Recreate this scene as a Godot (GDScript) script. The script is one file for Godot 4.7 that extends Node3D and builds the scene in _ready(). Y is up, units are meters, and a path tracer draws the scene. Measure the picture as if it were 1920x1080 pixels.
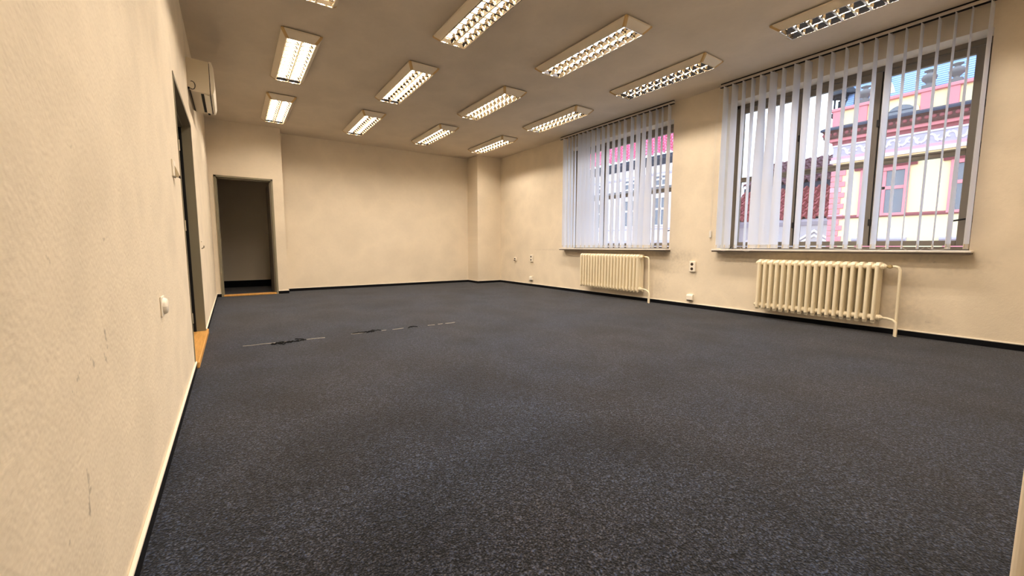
extends Node3D
# An empty office room with strip lights, two windows with vertical blinds and a square outside.

const XL := -0.255      # left wall
const XR := 5.378       # window wall
const ZB := -8.467      # partition with the far door
const ZF := -8.814      # far wall
const ZC := -8.330      # front of the corner pillar
const XC := 4.745       # side of the corner pillar
const XB := 0.819       # end of the partition
const ZN := -0.025      # near wall, room face
const H := 2.937        # ceiling

var M := {}
var sheet := 0          # which wall sheet the second texture coordinates belong to
var rng := RandomNumberGenerator.new()

# ------------------------------------------------------------------ helpers
func mb() -> SurfaceTool:
	var st := SurfaceTool.new()
	st.begin(Mesh.PRIMITIVE_TRIANGLES)
	st.set_smooth_group(-1)
	return st

func vert(st: SurfaceTool, p: Vector3) -> void:
	if sheet:
		var w := Vector2(-p.z / 9.0, (H - p.y) / H)
		if sheet == 1:
			w = Vector2((0.2 - p.z) / 9.0, p.x / 6.0 + 0.1)
		elif sheet == 3:
			w = Vector2((p.x + 0.3) / 9.0, (H - p.y) / H)
		st.set_uv(w)
		st.set_uv2(w)
	st.add_vertex(p)

func tri(st: SurfaceTool, a: Vector3, b: Vector3, c: Vector3, out: Vector3) -> void:
	var n := (b - a).cross(c - a)
	if n.dot(out) > 0.0:
		var t := b
		b = c
		c = t
	vert(st, a)
	vert(st, b)
	vert(st, c)

func face(st: SurfaceTool, pts: Array, out: Vector3) -> void:
	for i in range(1, pts.size() - 1):
		tri(st, pts[0], pts[i], pts[i + 1], out)

func box(st: SurfaceTool, lo: Vector3, hi: Vector3, xf := Transform3D()) -> void:
	cbox(st, lo, hi, 0.0, xf)

func corner(mid: Vector3, half: Vector3, c: float, sx: float, sy: float, sz: float, ax: int, xf: Transform3D) -> Vector3:
	var h := half
	if c > 0.0:
		if ax != 0:
			h.x -= c
		if ax != 1:
			h.y -= c
		if ax != 2:
			h.z -= c
	return xf * (mid + Vector3(sx * h.x, sy * h.y, sz * h.z))

# a box with chamfered edges
func cbox(st: SurfaceTool, lo: Vector3, hi: Vector3, c: float, xf := Transform3D()) -> void:
	var mid := (lo + hi) * 0.5
	var half := (hi - lo) * 0.5
	var cen := xf * mid
	for ax in 3:
		for s in [-1.0, 1.0]:
			var q := []
			for k in [[-1.0, -1.0], [-1.0, 1.0], [1.0, 1.0], [1.0, -1.0]]:
				var v := [0.0, 0.0, 0.0]
				v[ax] = s
				v[(ax + 1) % 3] = k[0]
				v[(ax + 2) % 3] = k[1]
				q.append(corner(mid, half, c, v[0], v[1], v[2], ax, xf))
			face(st, q, (q[0] + q[2]) * 0.5 - cen)
	if c <= 0.0:
		return
	for ax in 3:
		var a1 := (ax + 1) % 3
		var a2 := (ax + 2) % 3
		for s1 in [-1.0, 1.0]:
			for s2 in [-1.0, 1.0]:
				var q := []
				for k in [[-1.0, a1], [1.0, a1], [1.0, a2], [-1.0, a2]]:
					var v := [0.0, 0.0, 0.0]
					v[ax] = k[0]
					v[a1] = s1
					v[a2] = s2
					q.append(corner(mid, half, c, v[0], v[1], v[2], k[1], xf))
				face(st, q, (q[0] + q[2]) * 0.5 - cen)
	for sx in [-1.0, 1.0]:
		for sy in [-1.0, 1.0]:
			for sz in [-1.0, 1.0]:
				var a: Vector3 = corner(mid, half, c, sx, sy, sz, 0, xf)
				var b: Vector3 = corner(mid, half, c, sx, sy, sz, 1, xf)
				var d: Vector3 = corner(mid, half, c, sx, sy, sz, 2, xf)
				tri(st, a, b, d, a - cen)

# prism: outline in a plane given by two axes, pushed along a third
func prism(st: SurfaceTool, outline: PackedVector2Array, o: Vector3, ux: Vector3, uy: Vector3, along: Vector3) -> void:
	var c2 := Vector2.ZERO
	for p in outline:
		c2 += p
	c2 /= outline.size()
	var idx := Geometry2D.triangulate_polygon(outline)
	for i in range(0, idx.size(), 3):
		var t := []
		for k in 3:
			var p: Vector2 = outline[idx[i + k]]
			t.append(o + ux * p.x + uy * p.y)
		tri(st, t[0], t[1], t[2], -along)
		tri(st, t[0] + along, t[1] + along, t[2] + along, along)
	var ccw := not Geometry2D.is_polygon_clockwise(outline)
	for i in outline.size():
		var a: Vector2 = outline[i]
		var b: Vector2 = outline[(i + 1) % outline.size()]
		var n2 := Vector2(b.y - a.y, a.x - b.x) * (1.0 if ccw else -1.0)
		var A := o + ux * a.x + uy * a.y
		var B := o + ux * b.x + uy * b.y
		face(st, [A, B, B + along, A + along], ux * n2.x + uy * n2.y)

func tube(st: SurfaceTool, pts: Array, r: float, sides := 10, caps := true) -> void:
	st.set_smooth_group(1)
	var rings := []
	var up := Vector3.UP
	for i in pts.size():
		var d: Vector3
		if i == 0:
			d = pts[1] - pts[0]
		elif i == pts.size() - 1:
			d = pts[i] - pts[i - 1]
		else:
			d = (pts[i + 1] - pts[i]).normalized() + (pts[i] - pts[i - 1]).normalized()
		d = d.normalized()
		if absf(d.dot(up)) > 0.95:
			up = Vector3.RIGHT if absf(d.x) < 0.9 else Vector3.BACK
		var u := (up - d * up.dot(d)).normalized()
		up = u
		var w := d.cross(u)
		var ring := []
		for k in sides:
			var a := TAU * k / sides
			ring.append(pts[i] + (u * cos(a) + w * sin(a)) * r)
		rings.append(ring)
	for i in pts.size() - 1:
		for k in sides:
			var k2 := (k + 1) % sides
			var q := [rings[i][k], rings[i][k2], rings[i + 1][k2], rings[i + 1][k]]
			face(st, q, (q[0] + q[2]) * 0.5 - (pts[i] + pts[i + 1]) * 0.5)
	st.set_smooth_group(-1)
	if caps:
		face(st, rings[0], pts[0] - pts[1])
		face(st, rings[-1], pts[-1] - pts[-2])

# lathe about an axis through o; profile of (radius, height)
func lathe(st: SurfaceTool, prof: Array, o: Vector3, axis := Vector3.UP, segs := 20, smooth := true) -> void:
	var u := axis.cross(Vector3.RIGHT if absf(axis.x) < 0.9 else Vector3.UP).normalized()
	var w := axis.cross(u)
	st.set_smooth_group(1 if smooth else -1)
	for i in prof.size() - 1:
		var a: Vector2 = prof[i]
		var b: Vector2 = prof[i + 1]
		var n2 := Vector2(b.y - a.y, a.x - b.x)
		for k in segs:
			var t0 := TAU * k / segs
			var t1 := TAU * (k + 1) / segs
			var d0 := u * cos(t0) + w * sin(t0)
			var d1 := u * cos(t1) + w * sin(t1)
			var dm := (d0 + d1).normalized()
			face(st, [o + d0 * a.x + axis * a.y, o + d1 * a.x + axis * a.y, o + d1 * b.x + axis * b.y, o + d0 * b.x + axis * b.y], dm * n2.x + axis * n2.y)
	st.set_smooth_group(-1)

func disc(st: SurfaceTool, o: Vector3, axis: Vector3, r: float, t: float, segs := 20) -> void:
	lathe(st, [Vector2(0, 0), Vector2(r, 0), Vector2(r, t), Vector2(0, t)], o, axis, segs, false)

func mesh_of(st: SurfaceTool) -> ArrayMesh:
	st.generate_normals()
	return st.commit()

func inst(called: String, mesh: Mesh, m: Material, parent: Node = self) -> MeshInstance3D:
	var o := MeshInstance3D.new()
	o.name = called
	o.mesh = mesh
	o.material_override = m
	o.cast_shadow = GeometryInstance3D.SHADOW_CASTING_SETTING_ON
	parent.add_child(o, true)
	return o

func build(st: SurfaceTool, called: String, m: Material, parent: Node = self) -> MeshInstance3D:
	return inst(called, mesh_of(st), m, parent)

var used_names := {}
func numbered(called: String) -> String:
	var n: int = used_names.get(called, 0)
	used_names[called] = n + 1
	return called if n == 0 else "%s_%03d" % [called, n]

func thing(called: String, label: String, category: String, at := Vector3.ZERO, group := "") -> Node3D:
	var o := Node3D.new()
	o.name = numbered(called)
	add_child(o)
	o.position = at
	tag(o, label, category, group)
	return o

func tag(o: Node, label: String, category: String, group := "") -> void:
	o.set_meta("label", label)
	o.set_meta("category", category)
	if group:
		o.set_meta("group", group)

func struct(o: Node, label := "") -> Node:
	o.set_meta("kind", "structure")
	if label:
		o.set_meta("label", label)
	return o

func stuff(o: Node) -> Node:
	o.set_meta("kind", "stuff")
	return o

func col(r: float, g: float, b: float) -> Color:
	return Color(r / 255.0, g / 255.0, b / 255.0)

func mat(called: String, c: Color, rough := 0.8, metal := 0.0, spec := 0.4) -> StandardMaterial3D:
	var m := StandardMaterial3D.new()
	m.resource_name = called
	m.albedo_color = c
	m.roughness = rough
	m.metallic = metal
	m.metallic_specular = spec
	M[called] = m
	return m

func noise(freq: float, octaves := 3, kind := FastNoiseLite.TYPE_SIMPLEX_SMOOTH, sd := 1) -> FastNoiseLite:
	var n := FastNoiseLite.new()
	n.noise_type = kind
	n.seed = sd
	n.frequency = freq
	n.fractal_octaves = octaves
	return n

func triplanar(m: StandardMaterial3D, scale: float, sharp := 4.0) -> void:
	m.uv1_triplanar = true
	m.uv1_world_triplanar = true
	m.uv1_triplanar_sharpness = sharp
	m.uv1_scale = Vector3.ONE * scale

func relief(m: StandardMaterial3D, tex: Texture2D, cm: float) -> void:
	m.heightmap_enabled = true
	m.heightmap_texture = tex
	m.heightmap_scale = cm

# ------------------------------------------------------------------ textures
# white noise blurred round the edges, so that it repeats without a seam; scaled to 0..1 about 0.5
func periodic(S: int, radius: int, sd: int) -> PackedFloat32Array:
	var r := RandomNumberGenerator.new()
	r.seed = sd
	var a := PackedFloat32Array()
	a.resize(S * S)
	for i in S * S:
		a[i] = r.randf()
	var b := PackedFloat32Array()
	b.resize(S * S)
	var n := 2 * radius + 1
	for turn in 4:
		# each pass blurs along a row and writes it as a column
		for y in S:
			var at := y * S
			var sum := 0.0
			for k in range(-radius, radius + 1):
				sum += a[at + (k + S) % S]
			for x in S:
				b[x * S + y] = sum / n
				sum += a[at + (x + radius + 1) % S] - a[at + (x - radius + S) % S]
		var t := a
		a = b
		b = t
	var m2 := 0.0
	for i in range(0, S * S, 7):
		m2 += (a[i] - 0.5) * (a[i] - 0.5)
	var sd1 := sqrt(m2 / (S * S / 7.0))
	for i in S * S:
		a[i] = clampf(0.5 + (a[i] - 0.5) / sd1 * 0.18, 0.0, 1.0)
	return a

func plaster_height() -> ImageTexture:
	var S := 768
	var a := periodic(S, 12, 2)
	var b := periodic(S, 4, 9)
	var o := PackedByteArray()
	o.resize(S * S)
	for i in o.size():
		o[i] = int(255.0 * (0.5 * a[i] + 0.5 * b[i]))
	return ImageTexture.create_from_image(Image.create_from_data(S, S, false, Image.FORMAT_L8, o))

func carpet_textures() -> Array:
	var S := 1024
	var a := periodic(S, 2, 3)
	var b := periodic(S, 1, 11)
	var c := periodic(S, 4, 21)
	var o := PackedByteArray()
	o.resize(S * S * 3)
	var hh := PackedByteArray()
	hh.resize(S * S)
	for i in S * S:
		var v := 0.55 * a[i] + 0.35 * b[i] + 0.1 * c[i]
		var w := c[(i * 3 + 77) % (S * S)] - 0.5
		var t := clampf((v - 0.26) / 0.5, 0.0, 1.0)
		hh[i] = int(255.0 * t)
		# dark charcoal pile with paler blue-grey and brownish flecks
		var k := 0.42 + 1.36 * pow(t, 1.6)
		o[i * 3] = int(clampf((49.0 + 20.0 * w) * k, 0, 255))
		o[i * 3 + 1] = int(clampf((54.0 + 6.0 * w) * k, 0, 255))
		o[i * 3 + 2] = int(clampf((66.0 - 18.0 * w) * k, 0, 255))
	return [ImageTexture.create_from_image(Image.create_from_data(S, S, false, Image.FORMAT_RGB8, o)),
		ImageTexture.create_from_image(Image.create_from_data(S, S, false, Image.FORMAT_L8, hh))]

# a sheet of stains: base mottling with given strokes (u, v, length, width, angle, strength) in metres
func stain_sheet(w_m: float, h_m: float, W: int, Hh: int, sd: int, mottling: float, strokes: Array, blots: Array, tint := 0.0) -> ImageTexture:
	var big := noise(0.006, 4, FastNoiseLite.TYPE_SIMPLEX_SMOOTH, sd).get_image(W, Hh).get_data()
	var fine := noise(0.11, 3, FastNoiseLite.TYPE_SIMPLEX_SMOOTH, sd + 5).get_image(W, Hh).get_data()
	var v := PackedFloat32Array()
	v.resize(W * Hh)
	for i in W * Hh:
		v[i] = 1.0 - mottling * absf(big[i] / 127.5 - 1.0) - mottling * 0.3 * (fine[i] / 255.0)
	for s in strokes:
		var cx: float = s[0] / w_m * W
		var cy: float = s[1] / h_m * Hh
		var L: float = s[2] / w_m * W
		var wd: float = maxf(1.0, s[3] / w_m * W)
		var dir := Vector2(cos(s[4]), sin(s[4]))
		var n := int(L) + 1
		for k in n:
			var c := Vector2(cx, cy) + dir * (k - n * 0.5)
			var rr := int(ceil(wd))
			for yy in range(-rr, rr + 1):
				for xx in range(-rr, rr + 1):
					var px := int(c.x) + xx
					var py := int(c.y) + yy
					if px < 0 or py < 0 or px >= W or py >= Hh:
						continue
					var f: float = fine[py * W + px] / 255.0
					if Vector2(xx, yy).length() <= wd * (0.3 + f) and f > 0.48:
						v[py * W + px] = minf(v[py * W + px], 1.0 - 0.85 * s[5] * f)
	for s in blots:   # grainy smears: u, v, radius u, radius v, strength
		var x0 := int((s[0] - s[2]) / w_m * W)
		var x1 := int((s[0] + s[2]) / w_m * W)
		var y0 := int((s[1] - s[3]) / h_m * Hh)
		var y1 := int((s[1] + s[3]) / h_m * Hh)
		for py in range(maxi(y0, 0), mini(y1, Hh)):
			for px in range(maxi(x0, 0), mini(x1, W)):
				var d := Vector2((px - (x0 + x1) * 0.5) / (0.5 * (x1 - x0)), (py - (y0 + y1) * 0.5) / (0.5 * (y1 - y0))).length()
				var g: float = fine[py * W + px] / 255.0 * 0.6 + big[py * W + px] / 255.0 * 0.6
				var e := clampf((1.0 - d) * 1.6 - 0.4 + (g - 0.55) * 1.5, 0.0, 1.0)
				v[py * W + px] *= 1.0 - s[4] * e * (0.55 + 0.45 * g)
	var o := PackedByteArray()
	o.resize(W * Hh * 3)
	for i in W * Hh:
		var k := clampf(v[i], 0.0, 1.0)
		var h := tint * (big[W * Hh - 1 - i] / 127.5 - 1.0)
		o[i * 3] = int(clampf(255.0 * k * (1.0 + h), 0, 255))
		o[i * 3 + 1] = int(255.0 * k)
		o[i * 3 + 2] = int(clampf(255.0 * k * (1.0 - h), 0, 255))
	return ImageTexture.create_from_image(Image.create_from_data(W, Hh, false, Image.FORMAT_RGB8, o))

func detail(m: StandardMaterial3D, tex: Texture2D) -> void:
	m.detail_enabled = true
	m.detail_albedo = tex
	m.detail_blend_mode = BaseMaterial3D.BLEND_MODE_MUL
	m.detail_uv_layer = BaseMaterial3D.DETAIL_UV_2

# ------------------------------------------------------------------ stage
func _ready() -> void:
	rng.seed = 5
	var cam := Camera3D.new()
	cam.name = "camera"
	cam.fov = 70.655
	cam.near = 0.03
	cam.far = 400.0
	add_child(cam)
	var yaw := 0.6014
	var pit := 0.1013
	var rol := 0.0016
	var fw := Vector3(sin(yaw) * cos(pit), -sin(pit), -cos(yaw) * cos(pit))
	var rt := Vector3(cos(yaw), 0, sin(yaw))
	var up := rt.cross(fw)
	cam.transform = Transform3D(Basis(rt * cos(rol) + up * sin(rol), up * cos(rol) - rt * sin(rol), -fw), Vector3(0, 0.86, 0))
	cam.current = true

	var env := Environment.new()
	env.background_mode = Environment.BG_SKY
	var sky := Sky.new()
	var sm := ProceduralSkyMaterial.new()
	sm.sky_top_color = col(206, 226, 255)
	sm.sky_horizon_color = col(224, 236, 255)
	sm.ground_bottom_color = col(120, 118, 115)
	sm.ground_horizon_color = col(190, 190, 190)
	sm.sky_curve = 0.3
	sm.energy_multiplier = 3.5
	sky.sky_material = sm
	env.sky = sky
	env.tonemap_mode = Environment.TONE_MAPPER_LINEAR
	env.tonemap_exposure = 1.12
	env.sdfgi_enabled = true
	env.ssao_enabled = true
	env.ssil_enabled = true
	var we := WorldEnvironment.new()
	we.name = "environment"
	we.environment = env
	add_child(we)

	materials()
	shell()
	doors()
	windows()
	strip_lights()
	blinds()
	radiators()
	air_conditioner()
	fittings()
	seams()
	outside()

func materials() -> void:
	var ph := plaster_height()
	var wall_c := col(238, 225, 203)
	for k in ["wall_left", "wall_right", "wall_far"]:
		var m := mat(k, wall_c, 0.92, 0.0, 0.25)
		triplanar(m, 1.0 / 0.55)
		relief(m, ph, 0.12 if k == "wall_left" else 0.08)
	# left wall sheet: u runs along -z from 0 to 9 m, v from the ceiling down
	var strokes := []
	for s in [[1.31, 0.64, 0.05, 0.005, 1.3, 0.34], [1.29, 0.60, 0.03, 0.004, 0.9, 0.3], [1.19, 0.615, 0.03, 0.006, 1.0, 0.34], [1.08, 0.605, 0.04, 0.006, -0.5, 0.34], [1.06, 0.59, 0.025, 0.005, 0.2, 0.3],
			[1.085, 0.405, 0.05, 0.007, 1.45, 0.3], [1.075, 0.37, 0.06, 0.002, 1.7, 0.35], [1.04, 0.345, 0.02, 0.003, -0.8, 0.3], [0.955, 0.357, 0.012, 0.004, 0.5, 0.3], [1.95, 0.69, 0.02, 0.003, 0.2, 0.25],
			[2.6, 0.33, 0.03, 0.004, 1.4, 0.3], [2.9, 0.27, 0.03, 0.004, 1.2, 0.25], [1.4, 0.88, 0.05, 0.004, -0.1, 0.2], [1.0, 0.84, 0.04, 0.004, 0.7, 0.22], [3.2, 0.2, 0.03, 0.005, 1.5, 0.3]]:
		strokes.append([s[0], H - s[1], s[2], s[3], s[4], s[5]])
	for i in 40:
		strokes.append([rng.randf_range(0.5, 4.0), H - rng.randf_range(0.08, 1.3), rng.randf_range(0.004, 0.02), 0.002, rng.randf_range(-1.5, 1.5), rng.randf_range(0.08, 0.22)])
	detail(M.wall_left, stain_sheet(9.0, H, 2048, 768, 3, 0.05, strokes, []))
	# window wall: smears of dirt under the sills, by the sockets and pipes
	var st2 := []
	for i in 30:
		st2.append([rng.randf_range(0.3, 8.2), H - rng.randf_range(0.1, 0.8), rng.randf_range(0.01, 0.06), 0.004, rng.randf_range(-1.5, 1.5), rng.randf_range(0.05, 0.16)])
	var bl := [[3.75, H - 0.62, 0.45, 0.28, 0.055], [3.45, H - 0.72, 0.3, 0.12, 0.04], [2.65, H - 0.70, 0.5, 0.1, 0.077], [1.6, H - 0.76, 0.9, 0.07, 0.077], [0.75, H - 0.72, 0.4, 0.14, 0.05],
		[4.9, H - 0.77, 1.2, 0.06, 0.077], [1.15, H - 0.45, 0.25, 0.25, 0.055], [3.9, H - 0.25, 0.3, 0.2, 0.055], [6.6, H - 0.80, 0.9, 0.03, 0.044], [7.9, H - 0.66, 0.5, 0.2, 0.033], [1.05, H - 0.2, 0.3, 0.12, 0.055]]
	detail(M.wall_right, stain_sheet(9.0, H, 1536, 512, 9, 0.05, st2, bl))
	detail(M.wall_far, stain_sheet(9.0, H, 1024, 384, 15, 0.045, [], []))
	var m := mat("ceiling", col(226, 213, 194), 0.95, 0.0, 0.2)
	triplanar(m, 1.0 / 0.8)
	relief(m, ph, 0.08)
	detail(m, stain_sheet(9.0, 6.0, 1024, 768, 31, 0.05, [], []))
	var ct := carpet_textures()
	m = mat("carpet", Color.WHITE, 1.0, 0.0, 0.15)
	m.albedo_texture = ct[0]
	triplanar(m, 1.0 / 0.85)
	relief(m, ct[1], 0.22)
	m.rim_enabled = true
	m.rim = 0.3
	m.rim_tint = 0.3
	detail(m, stain_sheet(9.0, 6.0, 1024, 768, 41, 0.24, [], [], 0.05))
	mat("skirting", col(20, 21, 25), 0.9, 0.0, 0.2)
	mat("capping", col(240, 232, 215), 0.6)
	mat("steel_frame", col(134, 127, 106), 0.5)
	mat("door_paint", col(116, 108, 98), 0.6, 0.0, 0.3)
	mat("hinge", col(200, 188, 160), 0.4, 0.6)
	mat("handle", col(190, 175, 160), 0.35, 0.8)
	# oak board
	var on := noise(0.02, 4, FastNoiseLite.TYPE_SIMPLEX, 8)
	var oi := Image.create(256, 256, false, Image.FORMAT_RGB8)
	for yy in 256:
		for xx in 256:
			var t := 0.5 + 0.5 * on.get_noise_2d(xx * 5.0, yy * 0.35) + 0.12 * on.get_noise_2d(xx * 30.0, yy * 2.0)
			oi.set_pixel(xx, yy, col(196, 142, 70).lerp(col(224, 172, 98), clampf(t, 0, 1)))
	m = mat("oak", Color.WHITE, 0.45)
	m.albedo_texture = ImageTexture.create_from_image(oi)
	triplanar(m, 1.6)
	mat("frame", col(128, 118, 104), 0.55)
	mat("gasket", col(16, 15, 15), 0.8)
	mat("latch", col(40, 37, 35), 0.5, 0.3)
	mat("sill", col(232, 226, 218), 0.5)
	mat("sill_edge", col(92, 80, 70), 0.8)
	m = mat("glass", Color(1, 1, 1, 0.06), 0.02)
	m.transparency = BaseMaterial3D.TRANSPARENCY_ALPHA
	m = mat("slat", col(243, 243, 246), 0.85, 0.0, 0.2)
	m.backlight_enabled = true
	m.backlight = Color(0.97, 0.98, 1.0)
	mat("slat_weight", col(228, 216, 192), 0.7)
	mat("rail", col(206, 196, 184), 0.45)
	mat("cord", col(235, 232, 225), 0.6)
	mat("enamel", col(240, 228, 206), 0.4)
	mat("yellowed", col(212, 178, 122), 0.5)
	mat("mirror", col(222, 212, 196), 0.07, 1.0)
	m = mat("tube_glow", col(255, 250, 240), 0.5)
	m.emission_enabled = true
	m.emission = col(255, 244, 226)
	m.emission_energy_multiplier = 6.0
	mat("radiator", col(244, 232, 204), 0.42)
	mat("pipe", col(244, 232, 204), 0.42)
	mat("brass", col(196, 176, 132), 0.4, 0.5)
	mat("ac_body", col(226, 214, 190), 0.5)
	mat("ac_front", col(238, 230, 212), 0.45)
	mat("black_slot", col(10, 10, 11), 0.8)
	mat("socket", col(244, 236, 220), 0.4)
	mat("socket_dark", col(60, 46, 34), 0.6)
	mat("seam", col(196, 190, 178), 0.9)
	mat("thread", col(9, 9, 10), 0.9)
	# outside
	mat("cream", col(250, 232, 178), 0.9)
	mat("pink", col(230, 146, 150), 0.85)
	mat("pink_pale", col(236, 170, 178), 0.85)
	mat("dark_red", col(160, 92, 94), 0.85)
	mat("brown_tile", col(112, 78, 72), 0.85)
	mat("white_stone", col(238, 232, 236), 0.85)
	mat("lilac_stone", col(190, 182, 198), 0.85)
	mat("slate_dark", col(66, 70, 84), 0.8)
	mat("slate_blue", col(150, 178, 220), 0.6)
	mat("stone", col(122, 118, 116), 0.95)
	mat("dark_metal", col(48, 50, 56), 0.7)
	mat("house_glass", col(92, 97, 106), 0.05, 0.0, 1.0)
	mat("roof_red", col(158, 82, 82), 0.9)
	mat("roof_brown", col(120, 84, 88), 0.9)
	mat("roof_pink", col(222, 118, 146), 0.9)
	mat("house_white", col(240, 228, 230), 0.9)
	mat("house_grey", col(200, 192, 196), 0.9)
	mat("paving", col(138, 132, 128), 0.95)

# ------------------------------------------------------------------ room shell
func shell() -> void:
	sheet = 1
	var st := mb()
	box(st, Vector3(-4.4, -0.25, -10.6), Vector3(XR + 0.3, 0.0, 1.8))
	struct(build(st, "floor", M.carpet), "dark charcoal blue speckled carpet covering the whole room")
	st = mb()
	box(st, Vector3(-4.4, H, -10.6), Vector3(XR + 0.3, H + 0.25, 1.8))
	struct(build(st, "ceiling", M.ceiling), "flat painted plaster ceiling in dull beige")
	# left wall with the recess of the closed door
	sheet = 2
	st = mb()
	box(st, Vector3(XL - 0.3, 0, -3.5), Vector3(XL, H, 1.8))
	box(st, Vector3(XL - 0.3, 0, -8.9), Vector3(XL, H, -4.90))
	box(st, Vector3(XL - 0.3, 1.985, -4.90), Vector3(XL, H, -3.5))
	struct(build(st, "wall_left", M.wall_left), "rough cream plaster wall with the closed dark door")
	# window wall
	sheet = 2
	st = mb()
	var x1 := XR + 0.42
	box(st, Vector3(XR, 0, -9.2), Vector3(x1, 0.80, 1.8))
	box(st, Vector3(XR, 2.70, -9.2), Vector3(x1, H, 1.8))
	box(st, Vector3(XR, 0.80, -9.2), Vector3(x1, 2.70, -5.98))
	box(st, Vector3(XR, 0.80, -3.70), Vector3(x1, 2.70, -2.92))
	box(st, Vector3(XR, 0.80, -0.69), Vector3(x1, 2.70, 1.8))
	struct(build(st, "wall_right", M.wall_right), "cream plaster wall with two windows and radiators")
	# far wall, pillar, partition
	sheet = 3
	st = mb()
	box(st, Vector3(XB - 0.05, 0, ZF - 0.25), Vector3(XR + 0.3, H, ZF))
	struct(build(st, "wall_far", M.wall_far), "plain cream plaster wall at the end of the room")
	st = mb()
	box(st, Vector3(XC, 0, ZF - 0.1), Vector3(XR + 0.05, H, ZC))
	struct(build(st, "wall_pillar", M.wall_far), "cream plastered corner pillar between far wall and window wall")
	st = mb()
	var dz := -8.9
	box(st, Vector3(XL - 0.05, 0, dz), Vector3(-0.187, H, ZB))
	box(st, Vector3(0.658, 0, dz), Vector3(XB, H, ZB))
	box(st, Vector3(-0.187, 2.038, dz), Vector3(0.658, H, ZB))
	struct(build(st, "wall_partition", M.wall_far), "cream partition wall with the open dark doorway")
	# dim room behind the open doorway
	sheet = 0
	st = mb()
	box(st, Vector3(-4.4, 0, -10.6), Vector3(4.6, H, -10.3))
	box(st, Vector3(-4.4, 0, -8.9), Vector3(XL - 0.05, H, -8.7))
	box(st, Vector3(-4.4, 0, -10.3), Vector3(-4.2, H, -8.7))
	struct(build(st, "wall_back", M.wall_far), "wall of the unlit room behind the open doorway")
	st = mb()
	box(st, Vector3(4.2, 0, -10.35), Vector3(4.4, H, ZF - 0.2))
	struct(build(st, "wall_side", M.wall_far), "side wall of the unlit room")
	# near wall: its end stands beside the lens
	sheet = 0
	st = mb()
	var prof := PackedVector2Array()
	var xj := 0.55
	for k in 7:
		var a := PI / 2 * k / 6.0
		prof.append(Vector2(xj + 0.012 - 0.012 * sin(a), ZN + 0.012 - 0.012 * cos(a)))
	prof.append(Vector2(xj, ZN + 0.2))
	prof.append(Vector2(XR + 0.1, ZN + 0.2))
	prof.append(Vector2(XR + 0.1, ZN))
	prism(st, prof, Vector3(0, 0, 0), Vector3.RIGHT, Vector3.BACK, Vector3.UP * H)
	box(st, Vector3(XL - 0.05, 2.1, ZN), Vector3(xj, H, ZN + 0.2))
	struct(build(st, "wall_near", M.wall_far), "end of a cream wall beside the entrance opening")
	st = mb()
	box(st, Vector3(XL - 0.3, 0, 1.6), Vector3(XR + 0.3, H, 1.8))
	struct(build(st, "wall_entrance", M.wall_far), "cream wall of the entrance lobby")
	# skirtings: a strip of carpet with a white capping bead
	skirt("baseboard_left", [[Vector3(XL, 0, 1.6), Vector3(XL, 0, -3.52)], [Vector3(XL, 0, -4.9), Vector3(XL, 0, ZB)]], Vector3.RIGHT)
	skirt("baseboard_right", [[Vector3(XR, 0, ZN), Vector3(XR, 0, ZC)]], Vector3.LEFT)
	skirt("baseboard_far", [[Vector3(XB, 0, ZF), Vector3(XC, 0, ZF)]], Vector3.BACK)
	skirt("baseboard_pillar", [[Vector3(XC, 0, ZC), Vector3(XR, 0, ZC)]], Vector3.BACK)
	skirt("baseboard_pillar_side", [[Vector3(XC, 0, ZF), Vector3(XC, 0, ZC + 0.01)]], Vector3.LEFT)
	skirt("baseboard_partition", [[Vector3(XL, 0, ZB), Vector3(-0.187, 0, ZB)], [Vector3(0.658, 0, ZB), Vector3(XB + 0.008, 0, ZB)]], Vector3.BACK)
	skirt("baseboard_partition_side", [[Vector3(XB, 0, ZF), Vector3(XB, 0, ZB)]], Vector3.RIGHT)
	skirt("baseboard_near", [[Vector3(0.56, 0, ZN), Vector3(XR, 0, ZN)]], Vector3.FORWARD)
	st = mb()
	cbox(st, Vector3(-4.2, 0.0, -10.3), Vector3(4.2, 0.14, -10.285), 0.003)
	var sb := build(st, "baseboard_back", M.skirting)
	struct(sb, "black skirting of the unlit room")
	st = mb()
	cbox(st, Vector3(-4.2, 0.14, -10.3), Vector3(4.2, 0.152, -10.282), 0.002)
	build(st, "capping", M.capping, sb)

func skirt(called: String, runs: Array, out: Vector3) -> void:
	var st := mb()
	var cp := mb()
	for r in runs:
		var a: Vector3 = r[0]
		var b: Vector3 = r[1]
		var lo := Vector3(minf(a.x, b.x), 0, minf(a.z, b.z))
		var hi := Vector3(maxf(a.x, b.x), 0, maxf(a.z, b.z))
		var o1 := out * 0.008
		var o2 := out * 0.011
		cbox(st, Vector3(minf(lo.x, lo.x + o1.x), 0, minf(lo.z, lo.z + o1.z)), Vector3(maxf(hi.x, hi.x + o1.x), 0.05, maxf(hi.z, hi.z + o1.z)), 0.002)
		cbox(cp, Vector3(minf(lo.x, lo.x + o2.x), 0.05, minf(lo.z, lo.z + o2.z)), Vector3(maxf(hi.x, hi.x + o2.x), 0.063, maxf(hi.z, hi.z + o2.z)), 0.003)
	var s := build(st, called, M.skirting)
	struct(s, "low black carpet skirting with a white capping bead")
	build(cp, "capping", M.capping, s).set_meta("label", "thin white capping bead")

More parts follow.
